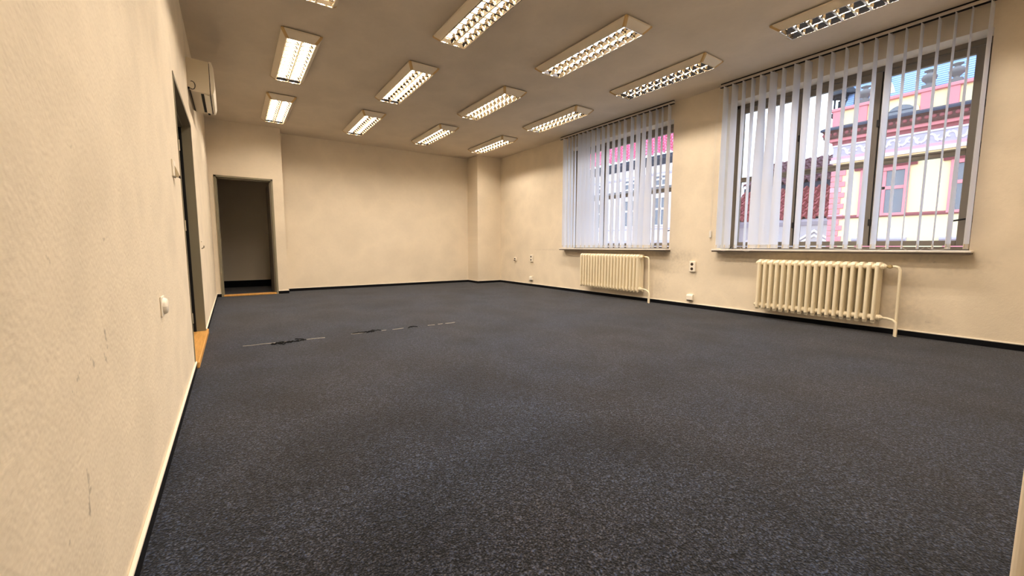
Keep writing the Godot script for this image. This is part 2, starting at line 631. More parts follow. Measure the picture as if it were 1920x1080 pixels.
# ------------------------------------------------------------------ doors
func doors() -> void:
	# closed dark door in the left wall: steel frame, leaf set back
	var d := Node3D.new()
	d.name = "door_1"
	add_child(d)
	struct(d, "closed dark door set back in a grey steel frame in the left wall")
	var st := mb()
	# far jamb: stepped steel profile
	box(st, Vector3(-0.322, 0, -4.90), Vector3(XL + 0.004, 1.985, -4.862))
	# head and near jamb
	box(st, Vector3(-0.31, 1.955, -4.90), Vector3(XL + 0.004, 1.985, -3.5))
	box(st, Vector3(-0.37, 1.935, -4.90), Vector3(-0.31, 1.985, -3.5))
	box(st, Vector3(-0.31, 0, -3.53), Vector3(XL + 0.004, 1.985, -3.5))
	box(st, Vector3(-0.37, 0, -3.57), Vector3(-0.31, 1.985, -3.5))
	build(st, "door_frame", M.steel_frame, d)
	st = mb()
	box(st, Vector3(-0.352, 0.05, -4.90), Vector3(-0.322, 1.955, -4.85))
	build(st, "recess_strip", M.gasket, d)  # near-black strip filling the gap beside the far jamb
	st = mb()
	box(st, Vector3(-0.40, 0.05, -4.83), Vector3(-0.352, 1.96, -3.54))
	build(st, "door_leaf", M.door_paint, d).set_meta("label", "closed door leaf")
	for y in [1.53, 1.0, 0.36]:
		st = mb()
		tube(st, [Vector3(-0.2575, y - 0.035, -3.556), Vector3(-0.2575, y + 0.035, -3.556)], 0.009, 8)
		box(st, Vector3(-0.30, y - 0.03, -3.545), Vector3(-0.265, y + 0.03, -3.538))
		build(st, "hinge", M.hinge, d).set_meta("label", "small pale metal hinge")
	st = mb()
	cbox(st, Vector3(-0.36, 0.0, -4.98), Vector3(-0.234, 0.048, -3.56), 0.006)
	build(st, "threshold", M.oak, d).set_meta("label", "golden oak threshold board reaching over the carpet")
	# open doorway in the partition
	d = Node3D.new()
	d.name = "door_2"
	add_child(d)
	struct(d, "open doorway with a grey steel frame into an unlit room")
	st = mb()
	for s in [0, 1]:
		var xa: float = -0.187 if s == 0 else 0.628
		box(st, Vector3(xa, 0, ZB - 0.10), Vector3(xa + 0.03, 2.038, ZB + 0.012))
		var xb: float = -0.167 if s == 0 else 0.616
		box(st, Vector3(xb, 0, ZB - 0.10), Vector3(xb + 0.022, 2.02, ZB - 0.04))
	box(st, Vector3(-0.187, 2.008, ZB - 0.10), Vector3(0.658, 2.038, ZB + 0.012))
	box(st, Vector3(-0.187, 1.99, ZB - 0.10), Vector3(0.658, 2.02, ZB - 0.04))
	build(st, "door_frame", M.steel_frame, d)
	st = mb()
	cbox(st, Vector3(-0.157, 0, ZB - 0.12), Vector3(0.628, 0.028, ZB + 0.02), 0.005)
	build(st, "threshold", M.oak, d).set_meta("label", "narrow golden oak threshold strip")
	st = mb()
	box(st, Vector3(0.605, 0.01, ZB - 0.86), Vector3(0.645, 1.98, ZB - 0.05))
	var leaf := build(st, "door_leaf", M.door_paint, d)
	leaf.set_meta("label", "door leaf swung back into the unlit room")
	st = mb()
	cbox(st, Vector3(0.598, 1.0, ZB - 0.82), Vector3(0.605, 1.18, ZB - 0.78), 0.002)
	tube(st, [Vector3(0.60, 1.11, ZB - 0.80), Vector3(0.555, 1.11, ZB - 0.80), Vector3(0.55, 1.105, ZB - 0.79), Vector3(0.55, 1.10, ZB - 0.69)], 0.009, 8)
	build(st, "door_handle", M.handle, leaf)

# ------------------------------------------------------------------ windows
func windows() -> void:
	window_unit("window_1", -2.92, -0.69, "large three-casement grey-brown window with a transom, nearer the entrance")
	window_unit("window_2", -5.98, -3.70, "three-casement grey-brown window almost hidden by closed slats")

func window_unit(called: String, z0: float, z1: float, label: String) -> void:
	var w := Node3D.new()
	w.name = called
	add_child(w)
	struct(w, label)
	var xf := XR + 0.205
	var y0 := 0.83
	var y1 := 2.70
	var st := mb()
	cbox(st, Vector3(xf, y0, z0), Vector3(xf + 0.09, y1, z0 + 0.055), 0.004)
	cbox(st, Vector3(xf, y0, z1 - 0.035), Vector3(xf + 0.09, y1, z1), 0.004)
	cbox(st, Vector3(xf, y1 - 0.05, z0), Vector3(xf + 0.09, y1, z1), 0.004)
	cbox(st, Vector3(xf, y0, z0), Vector3(xf + 0.09, y0 + 0.035, z1), 0.004)
	build(st, "outer_frame", M.frame, w)
	var a := z0 + 0.055
	var b := z1 - 0.035
	var n := 3
	var cw := (b - a) / n
	for i in n:
		var c0 := a + cw * i + 0.005
		var c1 := a + cw * (i + 1) - 0.005
		var yb := y0 + 0.045
		var yt := y1 - 0.06
		var cs := mb()
		var fx := xf - 0.012
		var sw := 0.052
		var sr := 0.075 if i == n - 1 else 0.052
		cbox(cs, Vector3(fx, yb, c0), Vector3(fx + 0.05, yt, c0 + sw), 0.004)
		cbox(cs, Vector3(fx, yb, c1 - sr), Vector3(fx + 0.05, yt, c1), 0.004)
		cbox(cs, Vector3(fx, yt - 0.06, c0 + sw), Vector3(fx + 0.05, yt, c1 - sr), 0.004)
		cbox(cs, Vector3(fx, yb, c0 + sw), Vector3(fx + 0.05, yb + 0.05, c1 - sr), 0.004)
		cbox(cs, Vector3(fx, 1.705, c0 + sw), Vector3(fx + 0.05, 1.765, c1 - sr), 0.004)
		cbox(cs, Vector3(fx - 0.008, 1.745, c0 + sw), Vector3(fx, 1.765, c1 - sr), 0.003)
		var cas := build(cs, "casement", M.frame, w)
		for g in [[yb + 0.05, 1.705], [1.765, yt - 0.06]]:
			var gs := mb()
			face(gs, [Vector3(fx + 0.03, g[0], c0 + sw), Vector3(fx + 0.03, g[1], c0 + sw), Vector3(fx + 0.03, g[1], c1 - sr), Vector3(fx + 0.03, g[0], c1 - sr)], Vector3.LEFT)
			build(gs, "glass_pane", M.glass, cas)
		# black rubber gap beside each casement, and the fittings on it
		var gk := mb()
		box(gk, Vector3(fx + 0.004, yb, c1 + 0.0005), Vector3(fx + 0.03, yt, c1 + 0.0095))
		build(gk, "gasket", M.gasket, w)
		for y in [1.12, 2.13]:
			var lk := mb()
			cbox(lk, Vector3(fx - 0.016, y - 0.035, c1 - 0.012), Vector3(fx - 0.0005, y + 0.035, c1 + 0.016), 0.003)
			var l := build(lk, "latch", M.latch, cas)
			if i == n - 1 and y < 1.5:
				var hs := mb()
				tube(hs, [Vector3(fx - 0.02, y + 0.005, c1), Vector3(fx - 0.045, y + 0.0, c1 - 0.01), Vector3(fx - 0.045, y - 0.02, c1 - 0.13)], 0.008, 8)
				build(hs, "lever", M.latch, l)
		if i == n - 1:
			var hg := mb()
			cbox(hg, Vector3(fx - 0.012, 1.67, c1 - 0.02), Vector3(fx - 0.0005, 1.80, c1 + 0.02), 0.003)
			build(hg, "hinge", M.latch, cas)
	# inner sill board
	var ss := mb()
	cbox(ss, Vector3(XR - 0.135, 0.812, z0 - 0.055), Vector3(xf + 0.02, 0.832, z1 + 0.03), 0.004)
	var sl := build(ss, "window_sill", M.sill, w)
	sl.set_meta("label", "thin white sill board")
	ss = mb()
	box(ss, Vector3(XR - 0.128, 0.797, z0 - 0.05), Vector3(XR + 0.01, 0.812, z1 + 0.025))
	build(ss, "sill_dark_strip", M.sill_edge, sl)  # dark strip along the underside of the sill board
	# outer sill
	ss = mb()
	box(ss, Vector3(xf + 0.05, 0.79, z0), Vector3(XR + 0.5, 0.82, z1))
	build(ss, "outer_sill", M.house_grey, w)

# ------------------------------------------------------------------ strip lights
func trough(x: float) -> float:
	return maxf(-0.0165 - x * x / 0.0625, -0.0765)

func strip_lights() -> void:
	var L := 1.20
	var W := 0.26
	var D := 0.075
	# housing: sloped enamel tray, open below
	var st := mb()
	var top := [Vector3(-0.18, -0.012, -0.67), Vector3(0.18, -0.012, -0.67), Vector3(0.18, -0.012, 0.67), Vector3(-0.18, -0.012, 0.67)]
	var mid := []
	var bot := []
	var inn := []
	for p in top:
		mid.append(Vector3(signf(p.x) * 0.178, -0.026, signf(p.z) * 0.668))
		bot.append(Vector3(signf(p.x) * (W / 2 + 0.006), -D + 0.002, signf(p.z) * (L / 2 + 0.006)))
		inn.append(Vector3(signf(p.x) * (W / 2), -D + 0.004, signf(p.z) * (L / 2)))
	for k in 4:
		var k2 := (k + 1) % 4
		var out: Vector3 = (top[k] + top[k2]) * 0.5
		face(st, [top[k], top[k2], top[k2] * Vector3(0.9, 1, 0.97), top[k] * Vector3(0.9, 1, 0.97)], Vector3.UP)
		face(st, [top[k], top[k2], mid[k2], mid[k]], out)
		face(st, [mid[k], mid[k2], bot[k2], bot[k]], out + Vector3.DOWN * 0.3)
		face(st, [bot[k], bot[k2], inn[k2], inn[k]], Vector3.DOWN)
		face(st, [inn[k], inn[k2], inn[k2] + Vector3.UP * 0.055, inn[k] + Vector3.UP * 0.055], -out)
	var housing := mesh_of(st)
	# corner caps of yellowed plastic
	st = mb()
	var e := 0.0015
	var c0 := Vector3(0.18 + e, -0.012, 0.67 + e)
	var q := [c0, Vector3(0.178 + e, -0.026, 0.668 + e), Vector3(W / 2 + 0.006 + e, -D + 0.001, L / 2 + 0.006 + e)]
	var w := 0.026
	face(st, [q[0], q[0] - Vector3(w, 0, 0), q[1] - Vector3(w, 0, 0), q[1]], Vector3(0, 0, 1))
	face(st, [q[1], q[1] - Vector3(w, 0, 0), q[2] - Vector3(w, 0, 0), q[2]], Vector3(0, -1, 1))
	face(st, [q[0], q[0] - Vector3(0, 0, w), q[1] - Vector3(0, 0, w), q[1]], Vector3(1, 0, 0))
	face(st, [q[1], q[1] - Vector3(0, 0, w), q[2] - Vector3(0, 0, w), q[2]], Vector3(1, -1, 0))
	var cap := mesh_of(st)
	st = mb()
	box(st, Vector3(-0.163, -0.014, -0.655), Vector3(0.163, 0.0, 0.655))
	var plate := mesh_of(st)
	# two parabolic mirror troughs with the tubes at their focus
	st = mb()
	for cx in [-0.065, 0.065]:
		var pv := Vector3.ZERO
		for k in 25:
			var px := lerpf(-0.0615, 0.0615, k / 24.0)
			var p := Vector3(cx + px, trough(px), 0)
			if k:
				st.set_smooth_group(3 if cx < 0 else 4)
				face(st, [pv + Vector3(0, 0, -L / 2), pv + Vector3(0, 0, L / 2), p + Vector3(0, 0, L / 2), p + Vector3(0, 0, -L / 2)], Vector3(cx - (pv.x + p.x) * 0.5, -0.05, 0))
			pv = p
	st.set_smooth_group(-1)
	var refl := mesh_of(st)
	st = mb()
	box(st, Vector3(-0.005, -D - 0.001, -L / 2), Vector3(0.005, -D + 0.003, L / 2))
	var centre := mesh_of(st)
	# end rails
	st = mb()
	for s in [-1.0, 1.0]:
		face(st, [Vector3(-W / 2, -D, s * L / 2), Vector3(W / 2, -D, s * L / 2), Vector3(W / 2, -D + 0.035, s * (L / 2 - 0.02)), Vector3(-W / 2, -D + 0.035, s * (L / 2 - 0.02))], Vector3(0, 0.5, -s))
		box(st, Vector3(-W / 2, -D - 0.001, s * L / 2 - 0.004), Vector3(W / 2, -D + 0.004, s * L / 2 + 0.004))
		box(st, Vector3(s * W / 2 - 0.004, -D - 0.001, -L / 2), Vector3(s * W / 2 + 0.004, -D + 0.004, L / 2))
	var ends := mesh_of(st)
	# one cross blade, of a wedge section with hollow sides and a bowed lower edge
	st = mb()
	var x0 := -0.0575
	var x1 := 0.0575
	var nseg := 12
	for i in nseg:
		var ta := i / float(nseg)
		var tb := (i + 1) / float(nseg)
		var xa := lerpf(x0, x1, ta)
		var xb := lerpf(x0, x1, tb)
		var ba := -D + 0.005 * sin(PI * ta)
		var bb := -D + 0.005 * sin(PI * tb)
		for s in [-1.0, 1.0]:
			var pr := [Vector2(0.0085, 0.0), Vector2(0.0045, 0.013), Vector2(0.0012, 0.028)]
			var ya := trough(xa) - 0.001
			var yb := trough(xb) - 0.001
			for k in 2:
				st.set_smooth_group(5 if s > 0 else 6)
				face(st, [Vector3(xa, minf(ba + pr[k].y, maxf(ya, ba)), s * pr[k].x), Vector3(xb, minf(bb + pr[k].y, maxf(yb, bb)), s * pr[k].x), Vector3(xb, minf(bb + pr[k + 1].y, maxf(yb, bb)), s * pr[k + 1].x), Vector3(xa, minf(ba + pr[k + 1].y, maxf(ya, ba)), s * pr[k + 1].x)], Vector3(0, 0.3, s))
		st.set_smooth_group(-1)
		face(st, [Vector3(xa, ba, -0.0085), Vector3(xb, bb, -0.0085), Vector3(xb, bb, 0.0085), Vector3(xa, ba, 0.0085)], Vector3.DOWN)
	var blade := mesh_of(st)
	st = mb()
	tube(st, [Vector3(0, 0, -L / 2 + 0.012), Vector3(0, 0, L / 2 - 0.012)], 0.0105, 12)
	var tube_mesh := mesh_of(st)

	var cols := [0.68, 1.93, 3.20, 4.46]
	var rows := [-1.30, -3.27, -5.25, -7.24]
	var rown := ["row closest to the entrance", "second row from the entrance", "third row from the entrance", "row closest to the far wall"]
	var coln := ["beside the left wall", "second from the left wall", "second from the window wall", "beside the window wall"]
	for r in 4:
		for c in 4:
			var t := thing("ceiling_light", "louvred ceiling light %s, %s" % [coln[c], rown[r]], "ceiling light", Vector3(cols[c], H, rows[r]), "ceiling strip lights")
			inst("housing", housing, M.enamel, t)
			inst("shadow_line_neck", plate, M.steel_frame, t)  # recessed neck, coloured darker to draw the shadow line at the ceiling
			for s in [[0.0, 1.0], [PI, 1.0], [0.0, -1.0], [PI, -1.0]]:
				var k := inst("corner_cap", cap, M.yellowed, t)
				k.transform = Transform3D(Basis(Vector3.UP, s[0]) * Basis.from_scale(Vector3(s[1], 1, 1)), Vector3.ZERO)
			inst("reflector", refl, M.mirror, t)
			var lv := inst("louvre", ends, M.mirror, t)
			inst("centre_rail", centre, M.mirror, lv)
			for s in [-1.0, 1.0]:
				var tb := inst("lamp_tube", tube_mesh, M.tube_glow, t)
				tb.position = Vector3(s * 0.065, -0.0315, 0)
				for k in 11:
					var bl := inst("blade", blade, M.mirror, lv)
					bl.position = Vector3(s * 0.065, 0, -L / 2 + 0.1 * (k + 1))
				var al := AreaLight3D.new()
				al.name = "tube_light"
				al.area_size = Vector2(0.025, L - 0.024)
				al.light_color = col(255, 238, 218)
				al.light_energy = 1.55
				al.area_range = 20.0
				al.shadow_enabled = true
				al.transform = Transform3D(Basis(Vector3.RIGHT, -PI / 2), Vector3(s * 0.065, -0.0430, 0))
				t.add_child(al, true)

# ------------------------------------------------------------------ blinds
func slat_mesh(y0: float, y1: float, a_top: float, a_bot: float, width: float) -> ArrayMesh:
	var st := mb()
	var n := 12
	var th := 0.0006
	var prev := []
	for i in n + 1:
		var t := i / float(n)
		var y := lerpf(y1, y0, t)
		var a := lerpf(a_top, a_bot, smoothstep(0.05, 0.9, t))
		var d := Vector3(cos(a), 0, sin(a))
		var nn := Vector3(-sin(a), 0, cos(a))
		var cur := []
		for s in [[-1.0, -1.0], [-0.4, -1.0], [0.4, -1.0], [1.0, -1.0], [1.0, 1.0], [0.4, 1.0], [-0.4, 1.0], [-1.0, 1.0]]:
			# a slight bow across the fabric
			var bow: float = 0.0035 * (1.0 - s[0] * s[0])
			cur.append(Vector3(0, y, 0) + d * (s[0] * width / 2) + nn * (s[1] * th + bow))
		if i:
			for k in 8:
				var k2 := (k + 1) % 8
				var q := [prev[k], prev[k2], cur[k2], cur[k]]
				st.set_smooth_group(1 if k < 3 else (2 if k > 3 and k < 7 else -1))
				var out := -nn if k < 3 else (nn if k > 3 and k < 7 else (d if k == 3 else -d))
				face(st, q, out)
		prev = cur
	st.set_smooth_group(-1)
	return mesh_of(st)

func blind(label: String, slats: Array, rail_z0: float, rail_z1: float, loops: Array) -> Node3D:
	var xp := XR - 0.075
	var t := thing("vertical_blind", label, "blind", Vector3(xp, 0.845, 0.5 * (rail_z0 + rail_z1)), "vertical blinds at the windows")
	var o := t.position
	var st := mb()
	cbox(st, Vector3(-0.022, H - 0.044, rail_z0) - Vector3(0, o.y, o.z), Vector3(0.022, H - 0.016, rail_z1) - Vector3(0, o.y, o.z), 0.004)
	var rail := build(st, "head_rail", M.rail, t)
	st = mb()
	box(st, Vector3(-0.012, H - 0.016, rail_z0 + 0.01) - Vector3(0, o.y, o.z), Vector3(0.012, H, rail_z1 - 0.01) - Vector3(0, o.y, o.z))
	build(st, "painted_shadow_strip", M.gasket, rail)  # near-black filler paints the shadow between rail and ceiling
	st = mb()
	box(st, Vector3(-0.016, H - 0.049, rail_z0 + 0.004) - Vector3(0, o.y, o.z), Vector3(0.016, H - 0.0435, rail_z1 - 0.004) - Vector3(0, o.y, o.z))
	build(st, "rail_slot", M.gasket, rail)
	var yt := H - 0.058 - o.y
	var width := 0.127
	for s in slats:
		var me := slat_mesh(0.0, yt, deg_to_rad(s[1]), deg_to_rad(s[2]), width)
		var k := inst("slat", me, M.slat, t)
		k.position = Vector3(0, 0, s[0] - o.z)
		# hook on the rail and the weight in the bottom pocket
		var hs := mb()
		box(hs, Vector3(-0.004, yt, -0.004), Vector3(0.004, yt + 0.012, 0.004))
		build(hs, "carrier", M.rail, k)
		var ws := mb()
		var a := deg_to_rad(s[2])
		cbox(ws, Vector3(-width / 2 + 0.004, 0.003, -0.0035), Vector3(width / 2 - 0.004, 0.045, 0.0015), 0.0012, Transform3D(Basis(Vector3.UP, -a), Vector3(-sin(a) * 0.001, 0, cos(a) * 0.001)))
		build(ws, "bottom_weight", M.slat_weight, k)
	for l in loops:
		var ps := []
		for k in 13:
			var u := k / 12.0
			ps.append(Vector3(-0.066, 0.012 - l[2] * 4.0 * u * (1.0 - u), lerpf(l[0], l[1], u) - o.z))
		var ls := mb()
		tube(ls, ps, 0.0013, 5, false)
		build(ls, "chain", M.cord, t)
	return t

func blinds() -> void:
	var A := [[-2.912, 0, 4], [-2.80, 6, 8], [-2.69, -8, -11], [-2.582, -6, -14], [-2.472, 10, 62], [-2.357, 12, 48], [-2.248, -3, 24], [-2.117, 9, 13], [-2.010, 12, 4], [-1.894, 3, 0], [-1.788, 0, 3], [-1.672, -3, -1], [-1.557, 0, 3],
		[-1.440, -1, 6], [-1.333, 9, 6], [-1.224, -3, -2], [-1.120, -1, -8], [-1.009, -1, -3], [-0.909, -2, -5], [-0.813, -3, 7], [-0.702, 4, 8]]
	var first := blind("white vertical blind with open slats over the window by the entrance", A, -2.99, -0.60, [[-2.91, -2.69, 0.045], [-2.60, -2.43, 0.05], [-1.66, -1.45, 0.02], [-1.45, -1.23, 0.035], [-1.1, -0.95, 0.035], [-0.93, -0.8, 0.02]])
	var B := [[-5.955, -11, -8], [-5.845, -30, -22], [-5.757, -32, -25], [-5.672, -36, -28], [-5.559, -11, -2], [-5.450, -11, 0], [-5.342, -11, 0], [-5.228, -11, -2], [-5.110, -14, -6], [-4.996, -18, -8], [-4.883, -22, -10], [-4.763, -21, -13], [-4.645, -21, -9], [-4.527, -18, -4],
		[-4.384, -15, 2], [-4.268, -9, 4], [-4.160, -13, 12], [-4.050, -16, 30], [-3.935, -18, -16], [-3.840, -24, -20], [-3.724, -15, -2]]
	blind("white vertical blind with nearly closed slats over the window further from the entrance", B, -6.09, -3.65, [[-5.95, -5.78, 0.03], [-5.4, -5.25, 0.02], [-4.1, -3.95, 0.03]])
	# control cords with their weight
	var st := mb()
	var o := first.position
	for dz in [-0.008, 0.008]:
		tube(st, [Vector3(XR - 0.075, H - 0.044, -2.98 + dz) - o, Vector3(XR - 0.03, 2.4, -3.05 + dz) - o, Vector3(XR - 0.014, 1.08, -3.062 + dz * 0.7) - o], 0.0011, 5)
	var c := build(st, "pull_cord", M.cord, first)
	st = mb()
	cbox(st, Vector3(XR - 0.026, 0.985, -3.076) - o, Vector3(XR - 0.004, 1.08, -3.048) - o, 0.005)
	build(st, "cord_weight", M.cord, c)

# ------------------------------------------------------------------ radiators
func radiator(label: String, z0: float, z1: float, n: int, y0: float, y1: float, pipe_z: float, twin: bool) -> void:
	var t := thing("radiator", label, "radiator", Vector3(XR, y0, z0), "cast iron radiators under the windows")
	var pitch := (z1 - z0) / n
	var h := y1 - y0
	var xc := -0.115
	var hd := 0.078     # half depth
	# one section: three columns between a domed head and a pointed foot
	var st := mb()
	var hw := pitch * 0.25
	for k in [-1, 0, 1]:
		var cx: float = xc + k * 0.052
		var oct := PackedVector2Array()
		for i in 10:
			var a := TAU * (i + 0.5) / 10
			oct.append(Vector2(cx + 0.0265 * clampf(cos(a) * 1.2, -1, 1), hw * clampf(sin(a) * 1.15, -1, 1)))
		prism(st, oct, Vector3(0, 0.05, 0), Vector3.RIGHT, Vector3.BACK, Vector3.UP * (h - 0.085))
	# head and foot plates, outline in x-y
	var head := PackedVector2Array([Vector2(xc - hd, h - 0.06), Vector2(xc - hd, h - 0.03), Vector2(xc - hd + 0.016, h - 0.010), Vector2(xc - hd + 0.045, h - 0.002), Vector2(xc + hd - 0.045, h - 0.002), Vector2(xc + hd - 0.016, h - 0.010), Vector2(xc + hd, h - 0.03), Vector2(xc + hd, h - 0.06)])
	prism(st, head, Vector3(0, 0, -hw), Vector3.RIGHT, Vector3.UP, Vector3.BACK * hw * 2)
	var foot := PackedVector2Array([Vector2(xc - hd, 0.075), Vector2(xc - hd, 0.03), Vector2(xc - hd + 0.012, 0.0), Vector2(xc - hd + 0.028, 0.012), Vector2(xc - hd + 0.05, 0.022), Vector2(xc + hd - 0.05, 0.022), Vector2(xc + hd - 0.012, 0.0), Vector2(xc + hd, 0.03), Vector2(xc + hd, 0.075)])
	prism(st, foot, Vector3(0, 0, -hw), Vector3.RIGHT, Vector3.UP, Vector3.BACK * hw * 2)
	# rounded front edges
	tube(st, [Vector3(xc - hd, 0.028, 0), Vector3(xc - hd, h - 0.03, 0)], hw * 0.92, 10)
	# hub stubs that join the neighbours: domed on top
	tube(st, [Vector3(xc, h - 0.042, -pitch * 0.5), Vector3(xc, h - 0.042, pitch * 0.5)], 0.030, 12, true)
	tube(st, [Vector3(xc - 0.035, h - 0.046, -pitch * 0.5), Vector3(xc - 0.035, h - 0.046, pitch * 0.5)], 0.024, 12, true)
	lathe(st, [Vector2(0.0, 0.034), Vector2(0.014, 0.031), Vector2(0.026, 0.018), Vector2(0.031, 0.0)], Vector3(xc - 0.035, h - 0.034, 0), Vector3.UP, 10)
	lathe(st, [Vector2(0.0, 0.034), Vector2(0.014, 0.031), Vector2(0.026, 0.018), Vector2(0.031, 0.0)], Vector3(xc + 0.03, h - 0.034, 0), Vector3.UP, 10)
	tube(st, [Vector3(xc - 0.03, 0.055, -pitch * 0.5), Vector3(xc - 0.03, 0.055, pitch * 0.5)], 0.028, 12, true)
	var sec := mesh_of(st)
	for i in n:
		var s := inst("section", sec, M.radiator, t)
		s.position = Vector3(0, 0, pitch * (i + 0.5))
	# plugs, valve and pipes
	for y in [h - 0.042, 0.055]:
		st = mb()
		lathe(st, [Vector2(0.0, 0.022), Vector2(0.014, 0.022), Vector2(0.026, 0.008), Vector2(0.026, 0)], Vector3(xc - 0.025, y, 0.0), Vector3.FORWARD, 8, false)
		build(st, "end_plug", M.radiator, t)
		st = mb()
		lathe(st, [Vector2(0.0, 0.03), Vector2(0.016, 0.03), Vector2(0.028, 0.012), Vector2(0.028, 0)], Vector3(xc - 0.025, y, z1 - z0), Vector3.BACK, 8, false)
		build(st, "end_plug", M.radiator, t)
	var zr := z1 - z0
	var pz := pipe_z - z0
	var yt := h - 0.04
	st = mb()
	tube(st, [Vector3(xc - 0.025, yt, zr + 0.02), Vector3(xc - 0.025, yt, zr + 0.06)], 0.014, 8)
	lathe(st, [Vector2(0.0, -0.02), Vector2(0.018, -0.018), Vector2(0.02, 0.012), Vector2(0.014, 0.022), Vector2(0, 0.024)], Vector3(xc - 0.025, yt, zr + 0.055), Vector3.LEFT, 12, false)
	build(st, "valve", M.brass, t)
	st = mb()
	var ps := [Vector3(xc - 0.025, yt, zr + 0.06), Vector3(xc - 0.025, yt, pz - 0.035), Vector3(xc - 0.024, yt - 0.008, pz - 0.012), Vector3(xc - 0.022, yt - 0.035, pz), Vector3(xc - 0.01, yt - 0.2, pz), Vector3(xc, 0.1, pz), Vector3(xc, -y0, pz)]
	tube(st, ps, 0.0125, 10)
	build(st, "supply_pipe", M.pipe, t)
	st = mb()
	var off := 0.035 if twin else 0.012
	ps = [Vector3(xc - 0.025, 0.055, zr + 0.02), Vector3(xc - 0.025, 0.053, pz - 0.06), Vector3(xc - 0.03, 0.045, pz - 0.02), Vector3(xc - 0.032, 0.02, pz + off * 0.6), Vector3(xc - 0.03, -0.02, pz + off), Vector3(xc - 0.03, -y0, pz + off)]
	tube(st, ps, 0.0115, 10)
	build(st, "return_pipe", M.pipe, t)
	# wall brackets
	for z in [0.17, 0.83]:
		for y in [h - 0.075, 0.02]:
			st = mb()
			cbox(st, Vector3(xc - 0.02, y - 0.012, zr * z - 0.006 + pitch * 0.4), Vector3(-0.001, y + 0.008, zr * z + 0.006 + pitch * 0.4), 0.002)
			build(st, "wall_bracket", M.pipe, t)

func radiators() -> void:
	radiator("cream ribbed iron radiator of eighteen sections under the open blind", -2.37, -1.225, 18, 0.115, 0.715, -1.098, false)
	radiator("cream ribbed iron radiator of twenty sections under the nearly closed blind", -5.39, -4.085, 20, 0.15, 0.745, -3.945, true)

# ------------------------------------------------------------------ air conditioner
func air_conditioner() -> void:
	var z0 := -5.67
	var z1 := -4.93
	var t := thing("air_conditioner", "beige wall-mounted air conditioning unit high on the left wall past the door", "air conditioner", Vector3(XL, 2.295, z1))
	var L := z1 - z0
	var prof := PackedVector2Array([Vector2(0.0, 0.02), Vector2(0.03, 0.0), Vector2(0.165, 0.0), Vector2(0.168, 0.285), Vector2(0.0, 0.295)])
	var st := mb()
	prism(st, prof, Vector3(0, 0, -L), Vector3.RIGHT, Vector3.UP, Vector3(0, 0, L))
	build(st, "casing", M.ac_body, t)
	st = mb()
	prism(st, PackedVector2Array([Vector2(0.172, -0.004), Vector2(0.19, 0.0), Vector2(0.205, 0.05), Vector2(0.203, 0.24), Vector2(0.19, 0.288), Vector2(0.172, 0.292)]), Vector3(0, 0, -L), Vector3.RIGHT, Vector3.UP, Vector3(0, 0, L))
	build(st, "front_panel", M.ac_front, t)
	st = mb()
	box(st, Vector3(0.164, 0.004, -L + 0.004), Vector3(0.176, 0.275, -0.004))
	build(st, "panel_gap", M.black_slot, t)
	st = mb()
	box(st, Vector3(0.095, -0.002, -L + 0.06), Vector3(0.118, 0.003, -0.04))
	build(st, "air_outlet", M.black_slot, t)
	st = mb()
	box(st, Vector3(0.012, 0.006, -L + 0.03), Vector3(0.02, 0.014, -0.005))
	build(st, "back_slot", M.black_slot, t)
	st = mb()
	prism(st, PackedVector2Array([Vector2(0.118, -0.001), Vector2(0.16, -0.012), Vector2(0.163, -0.008), Vector2(0.12, 0.002)]), Vector3(0, 0, -L + 0.05), Vector3.RIGHT, Vector3.UP, Vector3(0, 0, L - 0.09))
	build(st, "outlet_flap", M.ac_front, t)
	st = mb()
	cbox(st, Vector3(0.125, -0.014, -L + 0.012), Vector3(0.145, -0.001, -L + 0.04), 0.002)
	build(st, "sensor", M.black_slot, t)
	# a loop of cable at the near end
	st = mb()
	var ps := []
	for k in 15:
		var a := -2.3 + 4.3 * k / 14.0
		ps.append(Vector3(0.035 + 0.022 * cos(a), 0.05 + 0.036 * sin(a), 0.008))
	tube(st, ps, 0.0028, 6)
	build(st, "cable_loop", M.gasket, t)
	st = mb()
	cbox(st, Vector3(0.002, 0.012, 0.001), Vector3(0.016, 0.03, 0.012), 0.002)
	build(st, "cable_gland", M.gasket, t)

# ------------------------------------------------------------------ sockets and switches
func wall_socket(label: String, z: float, y: float) -> void:
	var t := thing("wall_socket", label, "socket", Vector3(XR, y, z), "double wall sockets")
	var st := mb()
	cbox(st, Vector3(-0.034, -0.075, -0.045), Vector3(0, 0.075, 0.045), 0.006)
	build(st, "plate", M.socket, t)
	for k in [-1.0, 1.0]:
		st = mb()
		disc(st, Vector3(-0.034, k * 0.033, -0.002), Vector3.LEFT, 0.021, 0.0012)
		build(st, "outlet_hole", M.socket_dark, t)

func floor_box(label: String, z: float, y: float) -> void:
	var t := thing("junction_box", label, "junction box", Vector3(XR, y, z), "small junction boxes above the skirting")
	var st := mb()
	prism(st, PackedVector2Array([Vector2(0, -0.045), Vector2(-0.045, -0.030), Vector2(-0.045, 0.025), Vector2(-0.03, 0.045), Vector2(0, 0.045)]), Vector3(0, 0, -0.05), Vector3.RIGHT, Vector3.UP, Vector3.BACK * 0.09)
	build(st, "cover", M.socket, t)
	st = mb()
	box(st, Vector3(-0.042, -0.046, -0.045), Vector3(-0.002, -0.038, 0.035))
	build(st, "jack", M.socket_dark, t)

